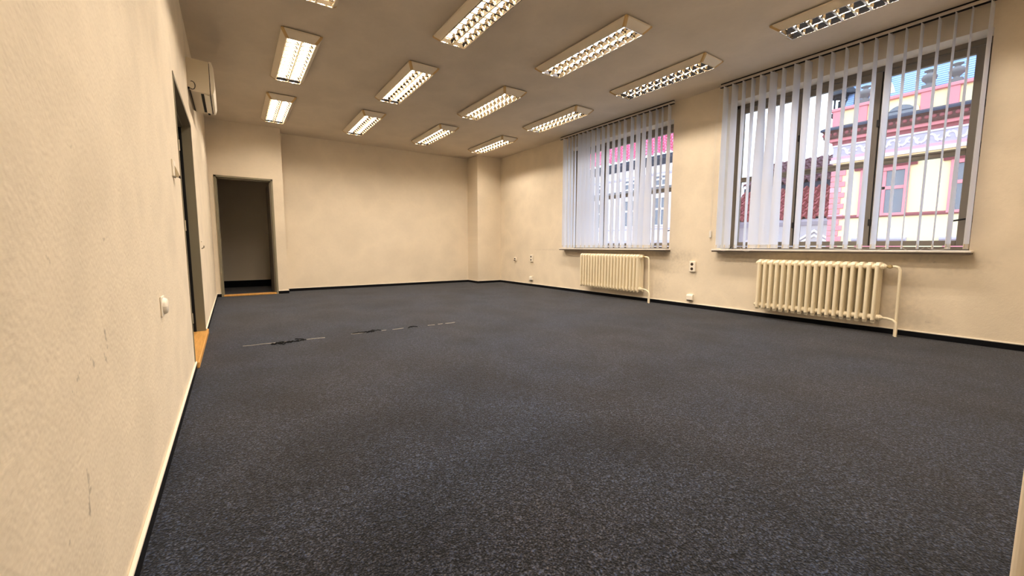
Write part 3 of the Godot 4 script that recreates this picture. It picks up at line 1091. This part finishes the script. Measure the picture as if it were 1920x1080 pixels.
func fittings() -> void:
	wall_socket("cream double wall socket between the two radiators", -3.296, 0.585)
	wall_socket("cream double wall socket beyond the far radiator", -7.06, 0.610)
	floor_box("small cream junction box above the skirting between the radiators", -3.307, 0.142)
	floor_box("small cream junction box above the skirting beyond the far radiator", -7.064, 0.172)
	# little aerial socket
	var t := thing("aerial_socket", "tiny cream aerial socket with dark plugs near the corner pillar", "socket", Vector3(XR, 0.575, -7.68))
	var st := mb()
	cbox(st, Vector3(-0.03, -0.04, -0.04), Vector3(0, 0.045, 0.04), 0.006)
	build(st, "plate", M.socket, t)
	st = mb()
	tube(st, [Vector3(-0.028, 0.015, 0.012), Vector3(-0.055, 0.013, 0.014)], 0.011, 8)
	tube(st, [Vector3(-0.028, -0.022, 0.0), Vector3(-0.055, -0.028, 0.0)], 0.012, 8)
	build(st, "plug", M.socket_dark, t)
	# room controller by the door
	t = thing("wall_thermostat", "small grey-beige control box on the wall before the closed door", "thermostat", Vector3(XL, 1.30, -3.07))
	st = mb()
	cbox(st, Vector3(0, -0.045, -0.05), Vector3(0.010, 0.05, 0.05), 0.003)
	build(st, "plate", M.socket, t)
	st = mb()
	prism(st, PackedVector2Array([Vector2(0.009, 0.02), Vector2(0.014, 0.012), Vector2(0.028, -0.03), Vector2(0.026, -0.042), Vector2(0.009, -0.038)]), Vector3(0, 0, -0.05), Vector3.RIGHT, Vector3.UP, Vector3.BACK * 0.06)
	build(st, "dial_cover", M.hinge, t)
	st = mb()
	cbox(st, Vector3(0.024, -0.046, -0.045), Vector3(0.032, -0.034, 0.0), 0.002)
	build(st, "slider", M.socket_dark, t)
	# round-cornered socket nearer by
	t = thing("wall_outlet", "rounded white wall outlet on the rough left wall before the door", "outlet", Vector3(XL, 0.612, -2.205))
	st = mb()
	cbox(st, Vector3(0, -0.042, -0.040), Vector3(0.007, 0.042, 0.040), 0.003)
	build(st, "plate", M.socket, t)
	st = mb()
	lathe(st, [Vector2(0.0, 0.016), Vector2(0.022, 0.016), Vector2(0.03, 0.013), Vector2(0.034, 0.006), Vector2(0.035, 0.0)], Vector3(0.006, 0, 0), Vector3.RIGHT, 20)
	build(st, "round_cover", M.socket, t)
	t = thing("wall_hook", "tiny pale stub on the left wall between the doors", "hook", Vector3(XL, 0.885, -5.2))
	st = mb()
	cbox(st, Vector3(0, 0.015, -0.03), Vector3(0.014, 0.03, 0.03), 0.003)
	build(st, "plate", M.socket, t)
	st = mb()
	tube(st, [Vector3(0, -0.05, 0.0), Vector3(0.02, -0.04, 0.0), Vector3(0.022, -0.02, 0.0)], 0.005, 6)
	build(st, "stub", M.steel_frame, t)

# ------------------------------------------------------------------ frayed seams of the carpet
func seams() -> void:
	for d in [["frayed carpet seam with white backing and black threads near the closed door", 0.03, 0.70, [[0.20, 0.36, 0.010], [0.03, 0.20, 0.004], [0.45, 0.62, 0.006], [0.62, 0.68, 0.010]], [0.37, 0.39, 0.33, 0.50]],
			["thin broken carpet seam with black threads out towards the middle of the room", 0.92, 2.06, [[0.92, 1.05, 0.003], [1.22, 1.27, 0.004], [1.33, 1.45, 0.005], [1.72, 1.80, 0.005], [1.84, 1.90, 0.005], [1.93, 2.05, 0.008]], [1.02, 1.11, 1.14, 1.49]]]:
		var t := thing("carpet_seam", d[0], "carpet seam", Vector3(d[1], 0, -4.14))
		for s in d[3]:
			var st := mb()
			var n := 8
			var pr := []
			for i in n + 1:
				var x: float = lerpf(s[0], s[1], i / float(n)) - d[1]
				var z: float = 0.006 * sin(x * 31.0) + 0.05 * (x - 0.3) * (1.0 if d[1] < 0.5 else 0.15)
				var w: float = 0.4 * s[2] * (0.4 + 0.6 * rng.randf()) * (0.35 if i == 0 or i == n else 1.0)
				pr.append([Vector3(x, 0.0, z - w), Vector3(x, 0.003, z - w * 0.6), Vector3(x, 0.003, z + w * 0.6), Vector3(x, 0.0, z + w)])
			for i in n:
				for k in 3:
					face(st, [pr[i][k], pr[i][k + 1], pr[i + 1][k + 1], pr[i + 1][k]], Vector3.UP)
			build(st, "backing_strip", M.seam, t)
		for x in d[4]:
			var st := mb()
			for j in 2:
				var p := Vector3(x - d[1] + rng.randf_range(-0.02, 0.02), 0.004, rng.randf_range(0.04, 0.13) if x > 0.3 and x < 0.4 else rng.randf_range(-0.02, 0.03))
				var ps := [p]
				var a := rng.randf_range(-0.5, 0.5) + (PI if rng.randf() < 0.5 else 0.0)
				for k in 6:
					a += rng.randf_range(-0.7, 0.7)
					p += Vector3(cos(a) * 0.016, 0.0, sin(a) * 0.012)
					p.y = 0.004 + 0.010 * sin(PI * (k + 1) / 6.0) * rng.randf()
					ps.append(p)
				tube(st, ps, 0.0042, 5)
			build(st, "loose_thread", M.thread, t)

# ------------------------------------------------------------------ outside
func outside() -> void:
	var st := mb()
	box(st, Vector3(6.2, -4.6, -60), Vector3(60, -4.4, 30))
	struct(build(st, "ground", M.paving), "paved square outside the windows")
	yellow_house()
	tiled_house()
	white_house()

func house_window(parent: Node3D, o: Vector3, w: float, h: float, casing: Material, lower: Material, hood: bool) -> void:
	# o: bottom centre on the wall; the wall faces -x
	var st := mb()
	var cw := 0.13
	for s in [-1.0, 1.0]:
		cbox(st, o + Vector3(-0.09, 0, s * (w / 2 + cw / 2) - cw / 2), o + Vector3(0.05, h, s * (w / 2 + cw / 2) + cw / 2), 0.01)
	cbox(st, o + Vector3(-0.09, h - 0.02, -w / 2 - cw), o + Vector3(0.05, h + 0.12, w / 2 + cw), 0.01)
	cbox(st, o + Vector3(-0.11, -0.08, -w / 2 - cw), o + Vector3(0.05, 0.02, w / 2 + cw), 0.01)
	var win := build(st, "window", casing, parent)
	st = mb()
	var fy := h * 0.56
	cbox(st, o + Vector3(-0.05, 0, -0.075), o + Vector3(0.05, h, 0.075), 0.01)
	cbox(st, o + Vector3(-0.05, fy, -w / 2), o + Vector3(0.05, fy + 0.13, w / 2), 0.01)
	build(st, "glazing_bar", casing, win)
	for s in [-1.0, 1.0]:
		for k in 2:
			var ya: float = 0.02 if k == 0 else fy + 0.13
			var yb: float = fy if k == 0 else h - 0.02
			st = mb()
			var za: float = s * 0.075
			var zb: float = s * w / 2
			box(st, o + Vector3(-0.012, ya, minf(za, zb)), o + Vector3(-0.002, yb, maxf(za, zb)))
			build(st, "pane", lower if k == 0 else M.house_glass, win)
	if hood:
		st = mb()
		var hw := w / 2 + 0.33
		prism(st, PackedVector2Array([Vector2(0.05, 0.12), Vector2(-0.08, 0.12), Vector2(-0.12, 0.2), Vector2(-0.26, 0.25), Vector2(-0.26, 0.30), Vector2(0.05, 0.32)]), o + Vector3(0, h, -hw), Vector3.RIGHT, Vector3.UP, Vector3(0, 0, hw * 2))
		build(st, "hood", M.dark_red, win)

func urn_mesh() -> ArrayMesh:
	var st := mb()
	box(st, Vector3(-0.17, 0, -0.17), Vector3(0.17, 0.14, 0.17))
	lathe(st, [Vector2(0.13, 0.14), Vector2(0.08, 0.2), Vector2(0.10, 0.24), Vector2(0.2, 0.34), Vector2(0.225, 0.43), Vector2(0.18, 0.52), Vector2(0.09, 0.57), Vector2(0.08, 0.61), Vector2(0.16, 0.65), Vector2(0.165, 0.68), Vector2(0.05, 0.72), Vector2(0.0, 0.74)], Vector3.ZERO, Vector3.UP, 16)
	return mesh_of(st)

func yellow_house() -> void:
	var x := 22.0
	var za := -7.12
	var zb := 9.0
	var t := thing("building", "cream and pink town house with quoins, stone urns and blue slate roof across the square", "building", Vector3(x, -4.4, za))
	var o := t.position
	var st := mb()
	box(st, Vector3(x, -4.4, za) - o, Vector3(x + 9.0, 4.5, zb) - o)
	build(st, "wall", M.cream, t)
	# corner stones
	for i in 23:
		var y := -1.0 + 0.235 * i
		var w := 0.49 if i % 2 else 0.37
		st = mb()
		cbox(st, Vector3(x - 0.045, y + 0.008, za - 0.04) - o, Vector3(x + w, y + 0.227, za + w) - o, 0.012)
		build(st, "quoin", M.pink_pale if i % 5 == 3 else M.pink, t)
	for i in 6:
		house_window(t, Vector3(x, 2.22, -5.365 + 2.62 * i) - o, 1.26, 1.72, M.pink, M.house_glass, true)
	# string course, hoods of the floor below
	st = mb()
	prism(st, PackedVector2Array([Vector2(0, 2.10), Vector2(-0.06, 2.10), Vector2(-0.09, 2.16), Vector2(-0.09, 2.21), Vector2(0, 2.23)]), Vector3(x, 0, za - 0.06) - o, Vector3.RIGHT, Vector3.UP, Vector3(0, 0, zb - za))
	build(st, "string_course", M.dark_red, t)
	for i in 6:
		st = mb()
		var zc := -5.365 + 2.62 * i
		prism(st, PackedVector2Array([Vector2(0, 1.02), Vector2(-0.1, 1.04), Vector2(-0.22, 1.17), Vector2(-0.22, 1.23), Vector2(0, 1.27)]), Vector3(x, 0, zc - 0.85) - o, Vector3.RIGHT, Vector3.UP, Vector3(0, 0, 1.7))
		build(st, "window_hood", M.lilac_stone, t)
		house_window(t, Vector3(x, -1.5, zc) - o, 1.26, 2.3, M.pink, M.house_glass, false)
	# entablature in bands
	var bands := [["white_band", M.white_stone, 4.50, 4.63, 0.10], ["pink_band", M.pink_pale, 4.63, 4.75, 0.07], ["frieze", M.lilac_stone, 4.75, 5.19, 0.03], ["white_fillet", M.white_stone, 5.19, 5.25, 0.09],
		["red_band", M.dark_red, 5.25, 5.41, 0.07], ["pink_moulding", M.pink, 5.41, 5.53, 0.18]]
	for b in bands:
		st = mb()
		var d: float = b[4]
		prism(st, PackedVector2Array([Vector2(0.3, b[2]), Vector2(-d, b[2]), Vector2(-d - 0.02, b[3]), Vector2(0.3, b[3])]), Vector3(x, 0, za - d) - o, Vector3.RIGHT, Vector3.UP, Vector3(0, 0, zb - za))
		build(st, b[0], b[1], t)
	# scroll ornament of the frieze: curled relief
	st = mb()
	var z := za + 0.12
	var kk := 0
	while z < zb - 0.5:
		var ps := []
		var sg := 1.0 if kk % 2 == 0 else -1.0
		for k in 16:
			var a := k / 15.0 * 4.6
			var r := 0.15 * (1.0 - 0.16 * a)
			ps.append(Vector3(x - 0.045, 4.97 + sg * r * sin(a), z + 0.16 + r * cos(a)) - o)
		tube(st, ps, 0.036, 5)
		ps = []
		for k in 6:
			var u := k / 5.0
			ps.append(Vector3(x - 0.045, 4.97 + sg * (0.15 - 0.3 * u), z + 0.2 + 0.22 * u + 0.05 * sin(u * 6.0)) - o)
		tube(st, ps, 0.03, 5)
		z += 0.27
		kk += 1
	stuff(build(st, "scroll_relief", M.white_stone, t))
	# cornice with tile ends
	st = mb()
	prism(st, PackedVector2Array([Vector2(0.3, 5.53), Vector2(-0.26, 5.53), Vector2(-0.34, 5.6), Vector2(-0.34, 5.78), Vector2(-0.48, 5.84), Vector2(0.3, 5.9)]), Vector3(x, 0, za - 0.34) - o, Vector3.RIGHT, Vector3.UP, Vector3(0, 0, zb - za))
	build(st, "cornice", M.brown_tile, t)
	st = mb()
	z = za - 0.3
	while z < zb - 0.3:
		lathe(st, [Vector2(0, 0.0), Vector2(0.07, 0.0), Vector2(0.075, 0.03), Vector2(0.05, 0.07), Vector2(0, 0.08)], Vector3(x - 0.33, 5.69, z) - o, Vector3.LEFT, 8)
		z += 0.2
	stuff(build(st, "cornice_bosses", M.dark_red, t))
	st = mb()
	prism(st, PackedVector2Array([Vector2(0.3, 5.86), Vector2(-0.52, 5.84), Vector2(-0.52, 5.92), Vector2(0.1, 6.12), Vector2(0.3, 6.12)]), Vector3(x, 0, za - 0.4) - o, Vector3.RIGHT, Vector3.UP, Vector3(0, 0, zb - za))
	build(st, "slate_apron", M.slate_dark, t)
	# attic
	st = mb()
	box(st, Vector3(x + 0.1, 6.0, za - 0.15) - o, Vector3(x + 0.6, 6.73, zb) - o)
	build(st, "attic_wall", M.cream, t)
	st = mb()
	cbox(st, Vector3(x - 0.02, 6.72, za - 0.25) - o, Vector3(x + 0.65, 6.85, zb) - o, 0.02)
	build(st, "coping", M.pink, t)
	var um := urn_mesh()
	for zc in [-7.13, -6.26, -4.36, -3.64, -1.74, -1.02, 0.88, 1.6, 3.5, 4.2]:
		st = mb()
		cbox(st, Vector3(x + 0.02, 6.05, zc - 0.155) - o, Vector3(x + 0.3, 6.73, zc + 0.155) - o, 0.01)
		build(st, "pilaster", M.pink, t)
		if zc > -7.0:
			var u := inst("urn", um, M.stone, t)
			u.position = Vector3(x + 0.2, 6.85, zc) - o
	# eyebrow dormers
	for zc in [-5.03, -2.42, 0.2, 2.82]:
		var ol := PackedVector2Array()
		for k in 11:
			var a := PI * k / 10.0
			ol.append(Vector2(0.52 * cos(a), 0.02 + 0.44 * sin(a)))
		st = mb()
		prism(st, ol, Vector3(x - 0.02, 6.08, zc) - o, Vector3.BACK, Vector3.UP, Vector3(0.5, 0, 0))
		var dm := build(st, "dormer", M.cream, t)
		ol = PackedVector2Array()
		for k in 11:
			var a := PI * k / 10.0
			ol.append(Vector2(0.42 * cos(a), 0.0 + 0.34 * sin(a)))
		st = mb()
		prism(st, ol, Vector3(x - 0.04, 6.08, zc) - o, Vector3.BACK, Vector3.UP, Vector3(0.03, 0, 0))
		build(st, "dormer_glass", M.house_glass, dm)
		st = mb()
		box(st, Vector3(x - 0.05, 6.2, zc - 0.4) - o, Vector3(x - 0.035, 6.23, zc + 0.4) - o)
		build(st, "dormer_bar", M.slate_dark, dm)
	# slate mansard in courses
	st = mb()
	var rows := 46
	var xa := x + 0.6
	for i in rows:
		var y0 := 6.7 + i * 0.1
		var d0 := xa + i * 0.062
		face(st, [Vector3(d0 - 0.028, y0, za) - o, Vector3(d0 - 0.028, y0, zb) - o, Vector3(d0 + 0.062, y0 + 0.108, zb) - o, Vector3(d0 + 0.062, y0 + 0.108, za) - o], Vector3(-1, 0.6, 0))
		face(st, [Vector3(d0 - 0.028, y0, za) - o, Vector3(d0 - 0.028, y0, zb) - o, Vector3(d0 + 0.03, y0 - 0.004, zb) - o, Vector3(d0 + 0.03, y0 - 0.004, za) - o], Vector3.DOWN)
	stuff(build(st, "slate_roof", M.slate_blue, t))
	st = mb()
	prism(st, PackedVector2Array([Vector2(xa + 0.1, 6.6), Vector2(x + 9, 6.6), Vector2(x + 9, 11.2), Vector2(xa + 2.95, 11.25)]), Vector3(0, 0, za + 1.2) - o, Vector3.RIGHT, Vector3.UP, Vector3(0, 0, zb - za - 1.2))
	build(st, "roof_core", M.slate_dark, t)
	# open lantern turret at the corner
	var lz := -7.35
	var lx := x + 1.0
	for dz in [-0.22, 0.0, 0.22]:
		for dx in [0.0, 0.5]:
			st = mb()
			cbox(st, Vector3(lx + dx - 0.03, 6.85, lz + dz - 0.03) - o, Vector3(lx + dx + 0.03, 7.55, lz + dz + 0.03) - o, 0.006)
			build(st, "lantern_post", M.dark_metal, t)
	st = mb()
	cbox(st, Vector3(lx - 0.15, 6.75, lz - 0.36) - o, Vector3(lx + 0.65, 6.9, lz + 0.36) - o, 0.02)
	build(st, "lantern_base", M.dark_metal, t)
	for dz in [-0.11, 0.11]:
		var ol := PackedVector2Array([Vector2(-0.11, 0.25)])
		for k in 9:
			var a := PI - PI * k / 8.0
			ol.append(Vector2(0.085 * cos(a), 0.12 * sin(a)))
		ol.append(Vector2(0.11, 0.0))
		ol.append(Vector2(0.11, 0.25))
		ol.insert(1, Vector2(-0.11, 0.0))
		st = mb()
		prism(st, ol, Vector3(lx - 0.03, 7.45, lz + dz) - o, Vector3.BACK, Vector3.UP, Vector3(0.06, 0, 0))
		build(st, "lantern_arch", M.dark_metal, t)
	st = mb()
	lathe(st, [Vector2(0.55, 0.0), Vector2(0.5, 0.1), Vector2(0.3, 0.35), Vector2(0.22, 0.6), Vector2(0.1, 1.0), Vector2(0, 1.5)], Vector3(lx + 0.25, 7.68, lz) - o, Vector3.UP, 12)
	disc(st, Vector3(lx + 0.25, 7.66, lz) - o, Vector3.UP, 0.55, 0.03, 12)
	build(st, "lantern_roof", M.dark_metal, t)
	# dark shaped dormer beside the lantern, on a cream gable
	st = mb()
	box(st, Vector3(x + 0.6, 6.8, -6.75) - o, Vector3(x + 1.4, 7.5, -6.35) - o)
	build(st, "roof_dormer", M.dark_metal, t)
	st = mb()
	lathe(st, [Vector2(0.0, 0.02), Vector2(0.11, 0.02), Vector2(0.15, 0.05), Vector2(0.15, 0)], Vector3(x + 0.6, 7.18, -6.55) - o, Vector3.LEFT, 16)
	build(st, "round_window", M.house_glass, t)
	st = mb()
	prism(st, PackedVector2Array([Vector2(-0.55, 0), Vector2(0.55, 0), Vector2(0.3, 0.7), Vector2(0.0, 1.3), Vector2(-0.3, 0.7)]), Vector3(x + 0.9, 6.85, -5.9) - o, Vector3.BACK, Vector3.UP, Vector3(0.3, 0, 0))
	build(st, "roof_gable", M.cream, t)

func tile_sheet(p0: Vector3, p1: Vector3, p2: Vector3, p3: Vector3, nu: int, nv: int, amp: float) -> ArrayMesh:
	# wavy pantiles in stepped courses between eave p0-p1 and ridge p3-p2
	var st := mb()
	var n := (p1 - p0).cross(p3 - p0).normalized()
	if n.y < 0:
		n = -n
	var prof := [[0.0, 0.0], [0.3, 1.0], [0.55, 1.0], [0.75, 0.15]]
	for j in nv:
		var v0 := j / float(nv)
		var v1 := (j + 1.0) / nv
		for i in nu:
			for k in 4:
				var ua: float = (i + prof[k][0]) / nu
				var ub: float = (i + prof[k + 1][0]) / nu if k < 3 else (i + 1.0) / nu
				var ha: float = prof[k][1]
				var hb: float = prof[k + 1][1] if k < 3 else 0.0
				var a := p0.lerp(p1, ua).lerp(p3.lerp(p2, ua), v0) + n * (amp * (0.5 + ha))
				var b := p0.lerp(p1, ub).lerp(p3.lerp(p2, ub), v0) + n * (amp * (0.5 + hb))
				var c := p0.lerp(p1, ub).lerp(p3.lerp(p2, ub), v1) + n * (amp * (0.1 + hb * 0.8))
				var d := p0.lerp(p1, ua).lerp(p3.lerp(p2, ua), v1) + n * (amp * (0.1 + ha * 0.8))
				face(st, [a, b, c, d], n)
				face(st, [a, b, b - n * amp * 0.55, a - n * amp * 0.55], p0 - p3)
	return mesh_of(st)

func tiled_house() -> void:
	var x := 28.0
	var za := -14.6
	var zb := -7.3
	var t := thing("building", "grey house with a two-tier red tiled roof beside the cream town house", "building", Vector3(x, -4.4, za))
	var o := t.position
	var st := mb()
	box(st, Vector3(x, -4.4, za) - o, Vector3(x + 6, 2.3, zb) - o)
	build(st, "wall", M.house_grey, t)
	st = mb()
	prism(st, PackedVector2Array([Vector2(0.1, 2.1), Vector2(-0.1, 2.15), Vector2(-0.3, 2.35), Vector2(-0.3, 2.5), Vector2(0.1, 2.5)]), Vector3(x, 0, za) - o, Vector3.RIGHT, Vector3.UP, Vector3(0, 0, zb - za))
	build(st, "eaves_cornice", M.lilac_stone, t)
	var lo := tile_sheet(Vector3(x - 0.35, 2.48, za) - o, Vector3(x - 0.35, 2.48, zb) - o, Vector3(x + 1.6, 4.5, zb) - o, Vector3(x + 1.6, 4.5, za) - o, 22, 6, 0.2)
	stuff(inst("lower_roof_tiles", lo, M.roof_red, t))
	st = mb()
	box(st, Vector3(x + 1.55, 4.3, za) - o, Vector3(x + 1.9, 4.86, zb) - o)
	build(st, "clerestory_band", M.slate_dark, t)
	var hi := tile_sheet(Vector3(x + 1.4, 4.84, za) - o, Vector3(x + 1.4, 4.84, zb) - o, Vector3(x + 4.5, 6.7, zb) - o, Vector3(x + 4.5, 6.7, za) - o, 22, 7, 0.22)
	stuff(inst("upper_roof_tiles", hi, M.roof_brown, t))
	st = mb()
	prism(st, PackedVector2Array([Vector2(x - 0.2, 2.3), Vector2(x + 1.6, 4.4), Vector2(x + 1.6, 4.8), Vector2(x + 4.5, 6.6), Vector2(x + 6, 6.0), Vector2(x + 6, 2.3)]), Vector3(0, 0, za) - o, Vector3.RIGHT, Vector3.UP, Vector3(0, 0, zb - za))
	build(st, "roof_core", M.roof_brown, t)
	# pointed pediments over the openings
	for zc in [-9.7, -12.6]:
		st = mb()
		for k in 2:
			var s := 0.30 * k
			prism(st, PackedVector2Array([Vector2(-0.95 + s, 0.0), Vector2(-0.95 + s, 0.12), Vector2(0, 0.80 - s * 0.9), Vector2(0.95 - s, 0.12), Vector2(0.95 - s, 0.0), Vector2(0, 0.66 - s * 0.9)]), Vector3(x - 0.12 + 0.04 * k, 1.1, zc) - o, Vector3.BACK, Vector3.UP, Vector3(0.14, 0, 0))
		build(st, "pediment", M.white_stone, t)
		house_window(t, Vector3(x, -1.2, zc) - o, 1.1, 2.1, M.white_stone, M.house_glass, false)

func white_house() -> void:
	var x := 25.0
	var za := -42.0
	var zb := -13.7
	var t := thing("building", "tall white stucco house with pink tiled roof and moulded bands further along the square", "building", Vector3(x, -4.4, zb))
	var o := t.position
	var st := mb()
	box(st, Vector3(x, -4.4, za) - o, Vector3(x + 2.4, 6.9, zb) - o)
	build(st, "wall", M.house_white, t)
	var rf := tile_sheet(Vector3(x - 0.45, 7.2, za) - o, Vector3(x - 0.45, 7.2, zb) - o, Vector3(x + 2.5, 11.0, zb - 3.0) - o, Vector3(x + 2.5, 11.0, za) - o, 90, 14, 0.15)
	stuff(inst("roof_tiles", rf, M.roof_pink, t))
	st = mb()
	prism(st, PackedVector2Array([Vector2(0.1, 6.55), Vector2(-0.12, 6.6), Vector2(-0.4, 6.9), Vector2(-0.45, 7.15), Vector2(0.1, 7.15)]), Vector3(x, 0, za) - o, Vector3.RIGHT, Vector3.UP, Vector3(0, 0, zb - za))
	build(st, "eaves_cornice", M.slate_dark, t)
	for b in [[5.9, 6.05, 0.08, M.lilac_stone], [4.75, 5.05, 0.22, M.stone], [1.1, 1.35, 0.2, M.lilac_stone], [2.1, 2.2, 0.06, M.lilac_stone]]:
		st = mb()
		box(st, Vector3(x - b[2], b[0], za) - o, Vector3(x + 0.05, b[1], zb) - o)
		build(st, "string_course", b[3], t)
	var z := zb - 1.6
	while z > za + 1.0:
		house_window(t, Vector3(x, 2.4, z) - o, 1.1, 1.9, M.white_stone, M.house_glass, false)
		house_window(t, Vector3(x, 5.15, z) - o, 0.9, 0.65, M.white_stone, M.house_glass, false)
		house_window(t, Vector3(x, -1.6, z) - o, 1.2, 2.3, M.white_stone, M.house_glass, false)
		z -= 2.7
